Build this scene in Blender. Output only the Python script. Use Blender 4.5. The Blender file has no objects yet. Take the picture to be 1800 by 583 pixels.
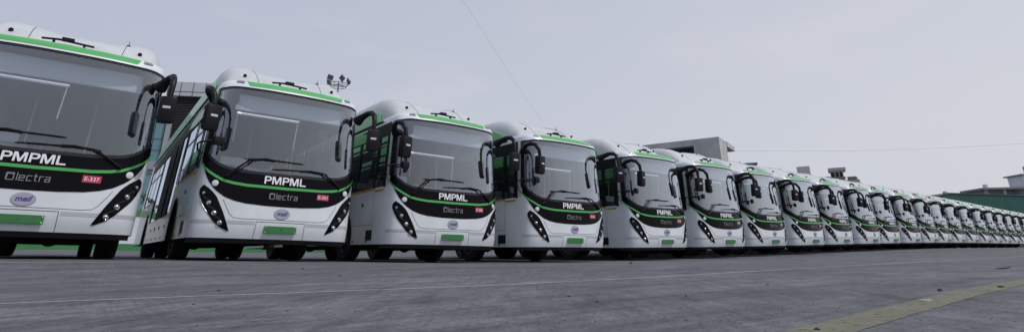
import bpy, bmesh, math, random
from math import sin, cos, radians, pi, sqrt, atan, atan2, tan
from mathutils import Vector, Matrix
from mathutils.geometry import tessellate_polygon

sc = bpy.context.scene
C = sc.collection
random.seed(7)

# ------------------------------------------------------------------ camera
FPX, PITCH, ROLL, CY, CAMH = 931.94, 0.32054, 0.008991, 130.0, 0.161
cd = bpy.data.cameras.new('camera')
cam = bpy.data.objects.new('camera', cd)
C.objects.link(cam)
sc.camera = cam
cd.sensor_fit = 'HORIZONTAL'
cd.sensor_width = 36.0
cd.lens = FPX / 1800 * 36
cd.shift_y = -(291.5 - CY) / 1800
cd.clip_start = 0.02
cd.clip_end = 3000
fwd = Vector((0, cos(PITCH), sin(PITCH)))
up0 = Vector((0, -sin(PITCH), cos(PITCH)))
rt0 = Vector((1, 0, 0))
rt = rt0 * cos(ROLL) - up0 * sin(ROLL)
up = rt0 * sin(ROLL) + up0 * cos(ROLL)
cam.matrix_world = Matrix((
    (rt.x, up.x, -fwd.x, 0), (rt.y, up.y, -fwd.y, 0), (rt.z, up.z, -fwd.z, CAMH), (0, 0, 0, 1)))

def at(px, py, D):
    """world point at depth D (along Y) seen at photo pixel: used to survey where far things stand"""
    d = fwd + rt * ((px - 900) / FPX) + up * (-(py - CY) / FPX)
    t = D / d.y
    return Vector((d.x * t, D, CAMH + d.z * t))

# ------------------------------------------------------------------ light
TH = 0.65562                                  # heading of the row
SUN_EL = radians(52)
SUN_AZ = atan2(0.86, -0.50)                   # clockwise from +Y
W = bpy.data.worlds.new('World')
sc.world = W
W.use_nodes = True
nt = W.node_tree
nt.nodes.clear()
out = nt.nodes.new('ShaderNodeOutputWorld')
bg = nt.nodes.new('ShaderNodeBackground')
sky = nt.nodes.new('ShaderNodeTexSky')
sky.sky_type = 'NISHITA'
sky.sun_disc = False
sky.sun_elevation = SUN_EL
sky.sun_rotation = SUN_AZ
sky.air_density = 1.0
sky.dust_density = 6.0
sky.ozone_density = 1.5
bg.inputs[1].default_value = 0.085
# thin high haze and faint clouds over the clear sky
tc = nt.nodes.new('ShaderNodeTexCoord')
mp = nt.nodes.new('ShaderNodeMapping')
mp.inputs['Scale'].default_value = (1.0, 1.0, 3.2)
nz = nt.nodes.new('ShaderNodeTexNoise')
nz.inputs['Scale'].default_value = 3.1
nz.inputs['Detail'].default_value = 7
nz.inputs['Roughness'].default_value = 0.55
cr = nt.nodes.new('ShaderNodeValToRGB')
cr.color_ramp.elements[0].position = 0.5
cr.color_ramp.elements[1].position = 0.8
hz = nt.nodes.new('ShaderNodeMixRGB')
hz.inputs[0].default_value = 0.86
sx = nt.nodes.new('ShaderNodeSeparateXYZ')
ga = nt.nodes.new('ShaderNodeMath'); ga.operation = 'MULTIPLY_ADD'
ga.inputs[1].default_value = 0.55; ga.inputs[2].default_value = 0.62
gb = nt.nodes.new('ShaderNodeMath'); gb.operation = 'MULTIPLY_ADD'
gb.inputs[1].default_value = -0.9
gr = nt.nodes.new('ShaderNodeValToRGB')
gr.color_ramp.elements[0].color = (.655, .70, .845, 1)
gr.color_ramp.elements[1].color = (.885, .905, .97, 1)
gm = nt.nodes.new('ShaderNodeMixRGB'); gm.blend_type = 'MULTIPLY'; gm.inputs[0].default_value = 1
gm.inputs[2].default_value = (9.6, 9.6, 9.6, 1)
cl = nt.nodes.new('ShaderNodeMixRGB')
cl.inputs[2].default_value = (8.3, 7.9, 8.5, 1)
ml = nt.nodes.new('ShaderNodeMath')
ml.operation = 'MULTIPLY'
ml.inputs[1].default_value = 0.42
nt.links.new(tc.outputs['Generated'], sx.inputs[0])
nt.links.new(sx.outputs[0], ga.inputs[0])
nt.links.new(sx.outputs[2], gb.inputs[0])
nt.links.new(ga.outputs[0], gb.inputs[2])
nt.links.new(gb.outputs[0], gr.inputs[0])
nt.links.new(gr.outputs[0], gm.inputs[1])
nt.links.new(gm.outputs[0], hz.inputs[2])
nt.links.new(tc.outputs['Generated'], mp.inputs[0])
nt.links.new(mp.outputs[0], nz.inputs['Vector'])
nt.links.new(nz.outputs[0], cr.inputs[0])
nt.links.new(cr.outputs[0], ml.inputs[0])
nt.links.new(sky.outputs[0], hz.inputs[1])
nt.links.new(hz.outputs[0], cl.inputs[1])
nt.links.new(ml.outputs[0], cl.inputs[0])
nt.links.new(cl.outputs[0], bg.inputs[0])
nt.links.new(bg.outputs[0], out.inputs[0])

sl = bpy.data.lights.new('sun', 'SUN')
so = bpy.data.objects.new('sun', sl)
C.objects.link(so)
sl.energy = 2.05
sl.angle = radians(0.9)
sl.color = (1.0, 0.965, 0.92)
sd = Vector((sin(SUN_AZ) * cos(SUN_EL), cos(SUN_AZ) * cos(SUN_EL), sin(SUN_EL)))
so.rotation_euler = sd.to_track_quat('Z', 'Y').to_euler()
so.location = sd * 60

vs = sc.view_settings
vs.view_transform = 'Standard'
vs.look = 'None'
vs.gamma = 1
vs.exposure = 0.0
vs.use_curve_mapping = False
sc.cycles.max_bounces = 8
sc.cycles.transparent_max_bounces = 12
sc.cycles.use_denoising = True

# ------------------------------------------------------------------ materials
def new_mat(name):
    m = bpy.data.materials.new(name)
    m.use_nodes = True
    return m, m.node_tree, m.node_tree.nodes['Principled BSDF']

def mat(name, col, rough=0.5, metal=0.0, coat=0.0, var=0.0, vscale=3.0, spec=None, bump=0.0, bscale=60.0, stretch=(1, 1, 1)):
    m, t, b = new_mat(name)
    b.inputs['Base Color'].default_value = (*col, 1)
    b.inputs['Roughness'].default_value = rough
    b.inputs['Metallic'].default_value = metal
    b.inputs['Coat Weight'].default_value = coat
    b.inputs['Coat Roughness'].default_value = 0.05
    if spec is not None:
        b.inputs['Specular IOR Level'].default_value = spec
    if var or bump:
        tc = t.nodes.new('ShaderNodeTexCoord')
        mp = t.nodes.new('ShaderNodeMapping')
        mp.inputs['Scale'].default_value = stretch
        oi = t.nodes.new('ShaderNodeObjectInfo')
        vm = t.nodes.new('ShaderNodeVectorMath')
        vm.operation = 'MULTIPLY_ADD'
        vm.inputs[1].default_value = (1, 1, 1)
        mu = t.nodes.new('ShaderNodeMath')
        mu.operation = 'MULTIPLY'
        mu.inputs[1].default_value = 37.0
        t.links.new(oi.outputs['Random'], mu.inputs[0])
        t.links.new(mu.outputs[0], vm.inputs[2])
        t.links.new(tc.outputs['Object'], vm.inputs[0])
        t.links.new(vm.outputs[0], mp.inputs[0])
    if var:
        n = t.nodes.new('ShaderNodeTexNoise')
        n.inputs['Scale'].default_value = vscale
        n.inputs['Detail'].default_value = 6
        n.inputs['Roughness'].default_value = 0.65
        t.links.new(mp.outputs[0], n.inputs['Vector'])
        r = t.nodes.new('ShaderNodeValToRGB')
        r.color_ramp.elements[0].position = 0.3
        r.color_ramp.elements[1].position = 0.7
        r.color_ramp.elements[0].color = tuple(c * (1 - var) for c in col) + (1,)
        r.color_ramp.elements[1].color = tuple(min(1, c * (1 + var * 0.6)) for c in col) + (1,)
        t.links.new(n.outputs[0], r.inputs[0])
        t.links.new(r.outputs[0], b.inputs['Base Color'])
    if bump:
        n2 = t.nodes.new('ShaderNodeTexNoise')
        n2.inputs['Scale'].default_value = bscale
        n2.inputs['Detail'].default_value = 4
        t.links.new(mp.outputs[0], n2.inputs['Vector'])
        bp = t.nodes.new('ShaderNodeBump')
        bp.inputs['Strength'].default_value = bump
        bp.inputs['Distance'].default_value = 0.02
        t.links.new(n2.outputs[0], bp.inputs['Height'])
        t.links.new(bp.outputs[0], b.inputs['Normal'])
    return m

M = {}
M['white'] = mat('white_paint', (0.64, 0.68, 0.73), 0.32, coat=0.5, var=0.11, vscale=1.3, bump=0.12, bscale=2.2)
M['cover'] = mat('roof_cover_white', (0.50, 0.53, 0.55), 0.45, coat=0.1, var=0.16, vscale=1.8)
M['green'] = mat('green_paint', (0.06, 0.38, 0.085), 0.35, coat=0.4, var=0.08)
M['black'] = mat('gloss_black', (0.004, 0.004, 0.006), 0.12, spec=0.09)
M['frit'] = mat('dark_glass_border', (0.016, 0.017, 0.024), 0.1, spec=0.35)
M['framedark'] = mat('window_rubber_black', (0.007, 0.007, 0.009), 0.5, spec=0.15)
M['plastic'] = mat('black_plastic', (0.009, 0.009, 0.012), 0.42, var=0.2, vscale=20, spec=0.22)
M['under'] = mat('underbody_black', (0.008, 0.008, 0.009), 0.8, var=0.3, vscale=6)
M['rubber'] = mat('tyre_rubber', (0.014, 0.014, 0.015), 0.75, var=0.25, vscale=12, bump=0.3, bscale=80)
M['rim'] = mat('steel_rim', (0.22, 0.22, 0.23), 0.5, metal=0.6, var=0.3, vscale=8)
M['silver'] = mat('brushed_silver', (0.42, 0.43, 0.46), 0.35, metal=0.35, var=0.08)
M['pillar'] = mat('pale_grey_pillar', (0.74, 0.76, 0.80), 0.28, metal=0.55)
M['chrome'] = mat('chrome', (0.62, 0.62, 0.63), 0.12, metal=1.0)
M['dull_chrome'] = mat('dull_chrome', (0.30, 0.30, 0.31), 0.25, metal=1.0)
M['lens'] = mat('lamp_lens', (0.50, 0.51, 0.53), 0.08, metal=0.85, coat=1.0)
M['seam'] = mat('panel_gap', (0.08, 0.085, 0.095), 0.7)
M['trim'] = mat('grey_trim', (0.42, 0.44, 0.48), 0.4)
M['letter'] = mat('white_vinyl', (0.74, 0.74, 0.80), 0.5)
M['badge'] = mat('red_sticker', (0.45, 0.035, 0.085), 0.45)
M['plate'] = mat('green_plate', (0.012, 0.16, 0.045), 0.4)
M['plate_letter'] = mat('faded_plate_letters', (0.085, 0.15, 0.05), 0.5)
M['bolt'] = mat('plate_screw', (0.7, 0.7, 0.7), 0.3, metal=0.8)
M['oval'] = mat('grey_violet_oval', (0.33, 0.34, 0.42), 0.4)
M['purple'] = mat('violet_letters', (0.035, 0.012, 0.22), 0.4)
M['disc'] = mat('white_reflector', (0.62, 0.66, 0.68), 0.25, coat=0.5)
M['amber'] = mat('gold_stripe', (0.42, 0.24, 0.03), 0.4)
M['seat'] = mat('seat_fabric', (0.06, 0.09, 0.16), 0.85, var=0.3, vscale=20)
M['inside'] = mat('interior_grey', (0.45, 0.46, 0.49), 0.7)
M['inside_dark'] = mat('interior_dark', (0.07, 0.07, 0.08), 0.7)
M['sign'] = mat('destination_display', (0.62, 0.66, 0.70), 0.35)
M['blind'] = mat('white_blind_tube', (0.9, 0.9, 0.92), 0.4)
M['cord'] = mat('white_cord', (0.7, 0.7, 0.7), 0.6)
M['mirror_label'] = mat('lilac_label', (0.55, 0.53, 0.72), 0.5)
M['concrete'] = mat('pale_concrete', (0.44, 0.45, 0.45), 0.85, var=0.22, vscale=0.5, bump=0.2, bscale=5)
M['concrete2'] = mat('weathered_concrete', (0.42, 0.415, 0.40), 0.85, var=0.3, vscale=0.7)
M['beige'] = mat('cream_tank', (0.5, 0.5, 0.44), 0.8, var=0.2, vscale=1)
M['slab'] = mat('dark_slab', (0.20, 0.20, 0.21), 0.8, var=0.2, vscale=0.6)
M['darkvoid'] = mat('dark_opening', (0.02, 0.018, 0.025), 0.7)
M['wallwhite'] = mat('white_wall_paint', (0.6, 0.63, 0.68), 0.8, var=0.15, vscale=1.0, stretch=(1, 1, .3))
M['wallgreen'] = mat('green_wall_paint', (0.045, 0.19, 0.065), 0.8, var=0.2, vscale=1.5)
M['louvre'] = mat('dark_louvre', (0.05, 0.05, 0.056), 0.7)
M['frame'] = mat('building_frame', (0.30, 0.30, 0.33), 0.7, var=0.1, vscale=0.3)
M['parapet'] = mat('parapet_panel', (0.46, 0.48, 0.53), 0.5, var=0.12, vscale=0.4)
M['mast'] = mat('galvanised_steel', (0.20, 0.20, 0.22), 0.55, metal=0.3)
M['teal'] = mat('teal_sheet', (0.012, 0.085, 0.075), 0.6, var=0.15, vscale=0.25, stretch=(3, 1, .4))
M['wire'] = mat('wire_grey', (0.16, 0.16, 0.18), 0.7)
M['leaf'] = mat('hedge_leaf', (0.045, 0.075, 0.035), 0.7, var=0.4, vscale=3)
M['stone'] = mat('dark_stone', (0.05, 0.048, 0.05), 0.9, var=0.4, vscale=40)
M['gritcol'] = mat('fine_grit', (0.075, 0.075, 0.085), 0.9, var=0.5, vscale=30)
M['dryleaf'] = mat('dry_leaf', (0.24, 0.23, 0.19), 0.7)

def glass(name, tint, f0, dust, rough=0.02, refl=(0.87, 0.93, 1.0), dustcol=(0.5, 0.51, 0.55)):
    m = bpy.data.materials.new(name)
    m.use_nodes = True
    t = m.node_tree
    t.nodes.clear()
    o = t.nodes.new('ShaderNodeOutputMaterial')
    tr = t.nodes.new('ShaderNodeBsdfTransparent')
    tr.inputs[0].default_value = (*tint, 1)
    g = t.nodes.new('ShaderNodeBsdfGlossy')
    g.inputs['Color'].default_value = (*refl, 1)
    g.inputs['Roughness'].default_value = rough
    d = t.nodes.new('ShaderNodeBsdfDiffuse')
    d.inputs[0].default_value = (*dustcol, 1)
    lw = t.nodes.new('ShaderNodeLayerWeight')
    lw.inputs[0].default_value = 0.5
    pw = t.nodes.new('ShaderNodeMath')
    pw.operation = 'POWER'
    pw.inputs[1].default_value = 1.25
    f = t.nodes.new('ShaderNodeMath')
    f.operation = 'MULTIPLY_ADD'
    f.use_clamp = True
    f.inputs[1].default_value = 1 - f0
    f.inputs[2].default_value = f0
    t.links.new(lw.outputs['Facing'], pw.inputs[0])
    t.links.new(pw.outputs[0], f.inputs[0])
    m1 = t.nodes.new('ShaderNodeMixShader')
    m2 = t.nodes.new('ShaderNodeMixShader')
    n = t.nodes.new('ShaderNodeTexNoise')
    n.inputs['Scale'].default_value = 2.5
    n.inputs['Detail'].default_value = 5
    tc = t.nodes.new('ShaderNodeTexCoord')
    mp = t.nodes.new('ShaderNodeMapping')
    mp.inputs['Scale'].default_value = (3.0, 3.0, 0.5)
    mr = t.nodes.new('ShaderNodeMapRange')
    mr.inputs['From Min'].default_value = 0.3
    mr.inputs['From Max'].default_value = 0.7
    mr.inputs['To Min'].default_value = dust * 0.7
    mr.inputs['To Max'].default_value = dust * 1.35
    t.links.new(tc.outputs['Object'], mp.inputs[0])
    t.links.new(mp.outputs[0], n.inputs['Vector'])
    t.links.new(n.outputs[0], mr.inputs[0])
    t.links.new(mr.outputs[0], m1.inputs[0])
    t.links.new(tr.outputs[0], m1.inputs[1])
    t.links.new(d.outputs[0], m1.inputs[2])
    t.links.new(f.outputs[0], m2.inputs[0])
    t.links.new(m1.outputs[0], m2.inputs[1])
    t.links.new(g.outputs[0], m2.inputs[2])
    t.links.new(m2.outputs[0], o.inputs[0])
    return m

M['ws'] = glass('windscreen_glass', (0.84, 0.89, 0.95), 0.15, 0.018)
M['side_glass'] = glass('tinted_side_glass', (0.55, 0.56, 0.58), 0.08, 0.015)
M['facade_glass'] = mat('teal_facade_glass', (0.10, 0.24, 0.28), 0.12, var=0.25, vscale=0.2, spec=0.9)

# ground material -------------------------------------------------
def ground_material():
    m, t, b = new_mat('concrete_yard')
    L = t.links.new
    geo = t.nodes.new('ShaderNodeNewGeometry')
    rot = t.nodes.new('ShaderNodeMapping')
    rot.vector_type = 'POINT'
    rot.inputs['Rotation'].default_value = (0, 0, -TH)
    L(geo.outputs['Position'], rot.inputs[0])

    def noise(scale, st=(1, 1, 1), det=6, rough=0.6, dist=0.0):
        mp = t.nodes.new('ShaderNodeMapping')
        mp.inputs['Scale'].default_value = st
        L(rot.outputs[0], mp.inputs[0])
        n = t.nodes.new('ShaderNodeTexNoise')
        n.inputs['Scale'].default_value = scale
        n.inputs['Detail'].default_value = det
        n.inputs['Roughness'].default_value = rough
        n.inputs['Distortion'].default_value = dist
        L(mp.outputs[0], n.inputs['Vector'])
        return n.outputs[0]

    def rng(v, a, b_, c, d):
        r = t.nodes.new('ShaderNodeMapRange')
        for k, x in zip(('From Min', 'From Max', 'To Min', 'To Max'), (a, b_, c, d)):
            r.inputs[k].default_value = x
        L(v, r.inputs[0])
        return r.outputs[0]

    def mul(a, b_):
        n = t.nodes.new('ShaderNodeMath')
        n.operation = 'MULTIPLY'
        L(a, n.inputs[0])
        L(b_, n.inputs[1])
        return n.outputs[0]
    big = rng(noise(0.35, det=4), 0.3, 0.7, 0.80, 1.18)
    patch = rng(noise(1.6, (0.6, 1.6, 1), 6, 0.65, 0.6), 0.35, 0.68, 1.2, 0.70)
    groove = rng(noise(9.0, (7.0, 0.25, 1), 3, 0.5), 0.35, 0.65, 0.84, 1.13)
    streak = rng(noise(3.0, (0.35, 5.0, 1), 5, 0.65), 0.35, 0.7, 1.14, 0.76)
    fine = rng(noise(70, det=4, rough=0.75), 0.3, 0.7, 0.70, 1.28)
    grit = rng(noise(260, (0.8, 1.5, 1), det=2), 0.60, 0.70, 1.0, 0.45)
    area = rng(noise(0.55, (1, 1.3, 1), 3), 0.42, 0.6, 0.0, 1.0)
    gmix = t.nodes.new('ShaderNodeMixRGB')
    L(area, gmix.inputs[0])
    gmix.inputs[1].default_value = (1, 1, 1, 1)
    L(groove, gmix.inputs[2])
    pit = rng(noise(34, (0.55, 1.25, 1), 5, 0.8), 0.53, 0.64, 1.0, 0.38)
    pmix = t.nodes.new('ShaderNodeMixRGB')
    L(rng(noise(1.1, (0.7, 1.6, 1), 4, 0.7), 0.46, 0.62, 0.0, 1.0), pmix.inputs[0])
    pmix.inputs[1].default_value = (1, 1, 1, 1)
    L(pit, pmix.inputs[2])
    cloud = rng(noise(5.5, (0.45, 1.5, 1), 7, 0.75), 0.35, 0.68, 1.18, 0.68)
    def wnoise(scale, st, det, rough):
        mp = t.nodes.new('ShaderNodeMapping')
        mp.inputs['Scale'].default_value = st
        L(geo.outputs['Position'], mp.inputs[0])
        n = t.nodes.new('ShaderNodeTexNoise')
        n.inputs['Scale'].default_value = scale
        n.inputs['Detail'].default_value = det
        n.inputs['Roughness'].default_value = rough
        L(mp.outputs[0], n.inputs['Vector'])
        return n.outputs[0]
    sp1 = rng(wnoise(20, (1, .16, 1), 5, .8), 0.36, 0.62, 1.16, 0.74)
    sp2 = rng(wnoise(7, (1, .12, 1), 6, .75), 0.55, 0.68, 1.04, 0.66)
    v = mul(mul(mul(mul(big, patch), mul(gmix.outputs[0], streak)), mul(mul(fine, grit), mul(pmix.outputs[0], cloud))), mul(sp1, sp2))
    mx = t.nodes.new('ShaderNodeMixRGB')
    mx.blend_type = 'MULTIPLY'
    mx.inputs[0].default_value = 1
    mx.inputs[1].default_value = (0.121, 0.125, 0.142, 1)
    cb = t.nodes.new('ShaderNodeCombineXYZ')
    for i in range(3):
        L(v, cb.inputs[i])
    L(cb.outputs[0], mx.inputs[2])
    L(mx.outputs[0], b.inputs['Base Color'])
    b.inputs['Roughness'].default_value = 0.8
    b.inputs['Specular IOR Level'].default_value = 0.3
    bp = t.nodes.new('ShaderNodeBump')
    bp.inputs['Strength'].default_value = 0.35
    bp.inputs['Distance'].default_value = 0.004
    hsum = t.nodes.new('ShaderNodeMath')
    hsum.operation = 'ADD'
    L(fine, hsum.inputs[0])
    L(groove, hsum.inputs[1])
    L(hsum.outputs[0], bp.inputs['Height'])
    L(bp.outputs[0], b.inputs['Normal'])
    return m
M['ground'] = ground_material()

def line_material(name, col, keep):
    """worn paint: breaks up into the concrete under it"""
    m, t, b = new_mat(name)
    L = t.links.new
    b.inputs['Base Color'].default_value = (*col, 1)
    b.inputs['Roughness'].default_value = 0.75
    geo = t.nodes.new('ShaderNodeNewGeometry')
    n = t.nodes.new('ShaderNodeTexNoise')
    n.inputs['Scale'].default_value = 28
    n.inputs['Detail'].default_value = 8
    n.inputs['Roughness'].default_value = 0.8
    L(geo.outputs['Position'], n.inputs['Vector'])
    r = t.nodes.new('ShaderNodeMapRange')
    r.inputs['From Min'].default_value = keep
    r.inputs['From Max'].default_value = keep + 0.12
    r.inputs['To Min'].default_value = 0.1
    r.inputs['To Max'].default_value = 0.95
    L(n.outputs[0], r.inputs[0])
    L(r.outputs[0], b.inputs['Alpha'])
    n2 = t.nodes.new('ShaderNodeTexNoise')
    n2.inputs['Scale'].default_value = 6
    n2.inputs['Detail'].default_value = 8
    L(geo.outputs['Position'], n2.inputs['Vector'])
    cr = t.nodes.new('ShaderNodeValToRGB')
    cr.color_ramp.elements[0].position = 0.3
    cr.color_ramp.elements[1].position = 0.7
    cr.color_ramp.elements[0].color = (*[c * 0.75 for c in col], 1)
    cr.color_ramp.elements[1].color = (*[c * 1.12 for c in col], 1)
    L(n2.outputs[0], cr.inputs[0])
    L(cr.outputs[0], b.inputs['Base Color'])
    return m
M['yellow'] = line_material('worn_yellow_paint', (0.142, 0.140, 0.100), 0.34)
M['joint'] = line_material('pale_joint', (0.42, 0.42, 0.43), 0.33)

# ------------------------------------------------------------------ mesh helpers
class MB:
    def __init__(self):
        self.v, self.f = [], []

    def add(self, vs, fs):
        o = len(self.v)
        self.v += [tuple(p) for p in vs]
        self.f += [tuple(i + o for i in f) for f in fs]
        return self

    def box(self, c, s, rot=None, bev=0.0):
        c = Vector(c)
        hx, hy, hz = s[0] / 2, s[1] / 2, s[2] / 2
        if bev:
            bm = bmesh.new()
            bmesh.ops.create_cube(bm, size=1)
            for v in bm.verts:
                v.co = Vector((v.co.x * s[0], v.co.y * s[1], v.co.z * s[2]))
            bmesh.ops.bevel(bm, geom=bm.edges[:], offset=bev, segments=2, profile=0.6, affect='EDGES')
            bm.verts.ensure_lookup_table()
            vs = [v.co.copy() for v in bm.verts]
            fs = [[v.index for v in f.verts] for f in bm.faces]
            bm.free()
        else:
            vs = [Vector((x, y, z)) for x in (-hx, hx) for y in (-hy, hy) for z in (-hz, hz)]
            fs = [(0, 1, 3, 2), (4, 6, 7, 5), (0, 4, 5, 1), (2, 3, 7, 6), (0, 2, 6, 4), (1, 5, 7, 3)]
        if rot is not None:
            vs = [rot @ p for p in vs]
        return self.add([p + c for p in vs], fs)

    def tube(self, pts, r, n=8, caps=True, flat=1.0):
        pts = [Vector(p) for p in pts]
        rs = r if isinstance(r, (list, tuple)) else [r] * len(pts)
        vs, fs = [], []
        prev = None
        for i, p in enumerate(pts):
            a = pts[max(i - 1, 0)]
            b = pts[min(i + 1, len(pts) - 1)]
            d = (b - a).normalized()
            if prev is None:
                ref = Vector((0, 0, 1)) if abs(d.z) < 0.9 else Vector((1, 0, 0))
                s = d.cross(ref).normalized()
            else:
                s = (prev - d * prev.dot(d)).normalized()
            prev = s
            u = d.cross(s)
            for k in range(n):
                an = 2 * pi * k / n
                vs.append(p + s * cos(an) * rs[i] + u * sin(an) * rs[i] * flat)
        for i in range(len(pts) - 1):
            for k in range(n):
                k2 = (k + 1) % n
                fs.append((i * n + k, i * n + k2, (i + 1) * n + k2, (i + 1) * n + k))
        if caps:
            fs.append(tuple(range(n))[::-1])
            fs.append(tuple((len(pts) - 1) * n + k for k in range(n)))
        return self.add(vs, fs)

    def lathe(self, prof, origin, axis, n=24, close=False):
        """prof: (radius, height along axis) pairs"""
        axis = Vector(axis).normalized()
        ref = Vector((0, 0, 1)) if abs(axis.z) < 0.9 else Vector((1, 0, 0))
        s = axis.cross(ref).normalized()
        u = axis.cross(s)
        o = Vector(origin)
        vs, fs = [], []
        for (r, h) in prof:
            for k in range(n):
                a = 2 * pi * k / n
                vs.append(o + axis * h + (s * cos(a) + u * sin(a)) * r)
        for i in range(len(prof) - 1):
            for k in range(n):
                k2 = (k + 1) % n
                fs.append((i * n + k, i * n + k2, (i + 1) * n + k2, (i + 1) * n + k))
        if close:
            fs.append(tuple(range(n))[::-1])
            fs.append(tuple((len(prof) - 1) * n + k for k in range(n)))
        return self.add(vs, fs)

    def grid(self, rows):
        n = len(rows[0])
        vs = [p for r in rows for p in r]
        fs = [(i * n + k, i * n + k + 1, (i + 1) * n + k + 1, (i + 1) * n + k)
              for i in range(len(rows) - 1) for k in range(n - 1)]
        return self.add(vs, fs)

    def poly(self, pts2, fn):
        tri = tessellate_polygon([[Vector((a, b, 0)) for a, b in pts2]])
        return self.add([fn(a, b) for a, b in pts2], tri)

    def prism(self, pts2, fn0, fn1):
        """closed solid between two copies of a 2-D outline"""
        n = len(pts2)
        tri = [tuple(x) for x in tessellate_polygon([[Vector((a, b, 0)) for a, b in pts2]])]
        vs = [fn0(a, b) for a, b in pts2] + [fn1(a, b) for a, b in pts2]
        fs = tri + [tuple(i + n for i in f[::-1]) for f in tri]
        fs += [(i, (i + 1) % n, (i + 1) % n + n, i + n) for i in range(n)]
        return self.add(vs, fs)

    def build(self, name, m, parent=None, smooth=False):
        me = bpy.data.meshes.new(name)
        me.from_pydata(self.v, [], self.f)
        me.update()
        bm = bmesh.new()
        bm.from_mesh(me)
        bmesh.ops.recalc_face_normals(bm, faces=bm.faces[:])
        bm.to_mesh(me)
        bm.free()
        me.materials.append(m)
        if smooth:
            me.polygons.foreach_set('use_smooth', [True] * len(me.polygons))
            if smooth != 'all':
                me.set_sharp_from_angle(angle=radians(38))
        o = bpy.data.objects.new(name, me)
        C.objects.link(o)
        if parent is not None:
            o.parent = parent
        return o

def tag(o, label=None, cat=None, group=None, kind=None):
    if label:
        o['label'] = label
    if cat:
        o['category'] = cat
    if group:
        o['group'] = group
    if kind:
        o['kind'] = kind
    return o

def empty(name, loc=(0, 0, 0), rot=(0, 0, 0)):
    o = bpy.data.objects.new(name, None)
    C.objects.link(o)
    o.location = loc
    o.rotation_euler = rot
    o.empty_display_size = 0.3
    return o

def lerp(x, xs, ys):
    if x <= xs[0]:
        return ys[0]
    for i in range(1, len(xs)):
        if x <= xs[i]:
            t = (x - xs[i - 1]) / (xs[i] - xs[i - 1])
            return ys[i - 1] + (ys[i] - ys[i - 1]) * t
    return ys[-1]

def sst(a, b, x):
    t = min(1, max(0, (x - a) / (b - a)))
    return t * t * (3 - 2 * t)

def linspace(a, b, n):
    return [a + (b - a) * i / (n - 1) for i in range(n)]

# ------------------------------------------------------------------ terrain
BUS = [(-6.38, 7.041), (-3.845, 9.021), (-1.247, 11.052), (1.413, 13.04), (4.239, 15.418), (6.711, 17.318), (9.144, 19.496),
       (11.714, 21.626), (14.144, 23.681), (16.776, 25.859), (19.065, 27.809), (21.743, 29.991), (24.312, 32.086),
       (26.698, 34.147), (29.272, 36.276), (31.952, 38.442), (34.747, 40.699), (37.557, 43.013), (40.275, 45.284),
       (43.02, 47.527), (45.67, 49.742), (48.4, 51.96), (51.15, 54.2), (53.9, 56.4)]
ZS = [.114, .022, -.068, -.117, -.133, -.122, -.102, -.075, -.046, -.018, .007, .027, .04, .047, .047, .043, .034, .024,
      .012, 0, -.011, -.02, -.03, -.04]
ct, st_ = cos(TH), sin(TH)
def to_sn(x, y):
    return x * ct + y * st_, -x * st_ + y * ct
def from_sn(s, n):
    return s * ct - n * st_, s * st_ + n * ct
SB = [to_sn(*p)[0] for p in BUS]
SBx = [SB[0] - 3.2] + SB
ZBx = [0.15] + ZS
def zg(x, y):
    s, n = to_sn(x, y)
    z = lerp(s, SBx, ZBx) * sst(3.5, 8.8, n)
    z += 0.017 * min(max(n - 21, 0), 24)
    return z
def at_ground(s, n, dz=0.0):
    x, y = from_sn(s, n)
    return (x, y, zg(x, y) + dz)

def ground():
    ss = [-900, -500, -250, -120, -60, -40] + [-30 + 1.0 * i for i in range(116)] + [95, 110, 140, 220, 400, 900]
    nn = [-900, -400, -150, -60, -25, -12, -6] + [-3 + 0.5 * i for i in range(30)] + [12 + 2 * i for i in range(19)] + [60, 90, 150, 300, 900]
    rows = [[at_ground(s, n) for s in ss] for n in nn]
    o = MB().grid(rows).build('ground', M['ground'], smooth='all')
    tag(o, 'grey brushed concrete yard floor', None, None, 'structure')
ground()

def strip(name, s0, s1, n0, n1, m, label, step=0.5, dz=0.004, jag=0.0):
    dz = 0.0012 if n1(1) < 3 else dz
    k = max(2, int((s1 - s0) / step) + 1)
    r = random.Random(3)
    a, b = [], []
    for s in linspace(s0, s1, k):
        a.append(at_ground(s, n0(s) + r.uniform(-jag, jag), dz))
        b.append(at_ground(s, n1(s) + r.uniform(-jag, jag), dz))
    o = MB().grid([a, b]).build(name, m)
    tag(o, label, kind='structure')
    return o
YC = lambda s: lerp(s, [.2, 1.25, 1.6, 2.0, 2.5, 3.2, 8], [.50, .562, .588, .612, .645, .662, .68])
JC = lambda s: lerp(s, [-2, -.2, .5, 1.14, 1.67, 2.7, 4.5, 10], [2.86, 2.68, 2.52, 2.36, 2.25, 2.20, 2.24, 2.16])
strip('yellow_painted_line', 0.2, 70, lambda s: YC(s) - .052, lambda s: YC(s) + .052, M['yellow'], 'worn yellow painted line crossing the right foreground', 0.03, jag=0.004)
strip('pavement_joint', -9, 60, lambda s: JC(s) - .013, lambda s: JC(s) + .013, M['joint'], 'pale thin joint running the length of the yard', 0.07, jag=0.004)
strip('pavement_joint', 3.0, 46, lambda s: 5.0, lambda s: 5.03, M['joint'], 'pale thin joint nearer the parked buses', 0.3, jag=0.006)
strip('pavement_joint', -2.4, 1.4, lambda s: 7.35, lambda s: 7.40, M['joint'], 'short white line in front of the first two buses', 0.3, jag=0.004)

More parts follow.
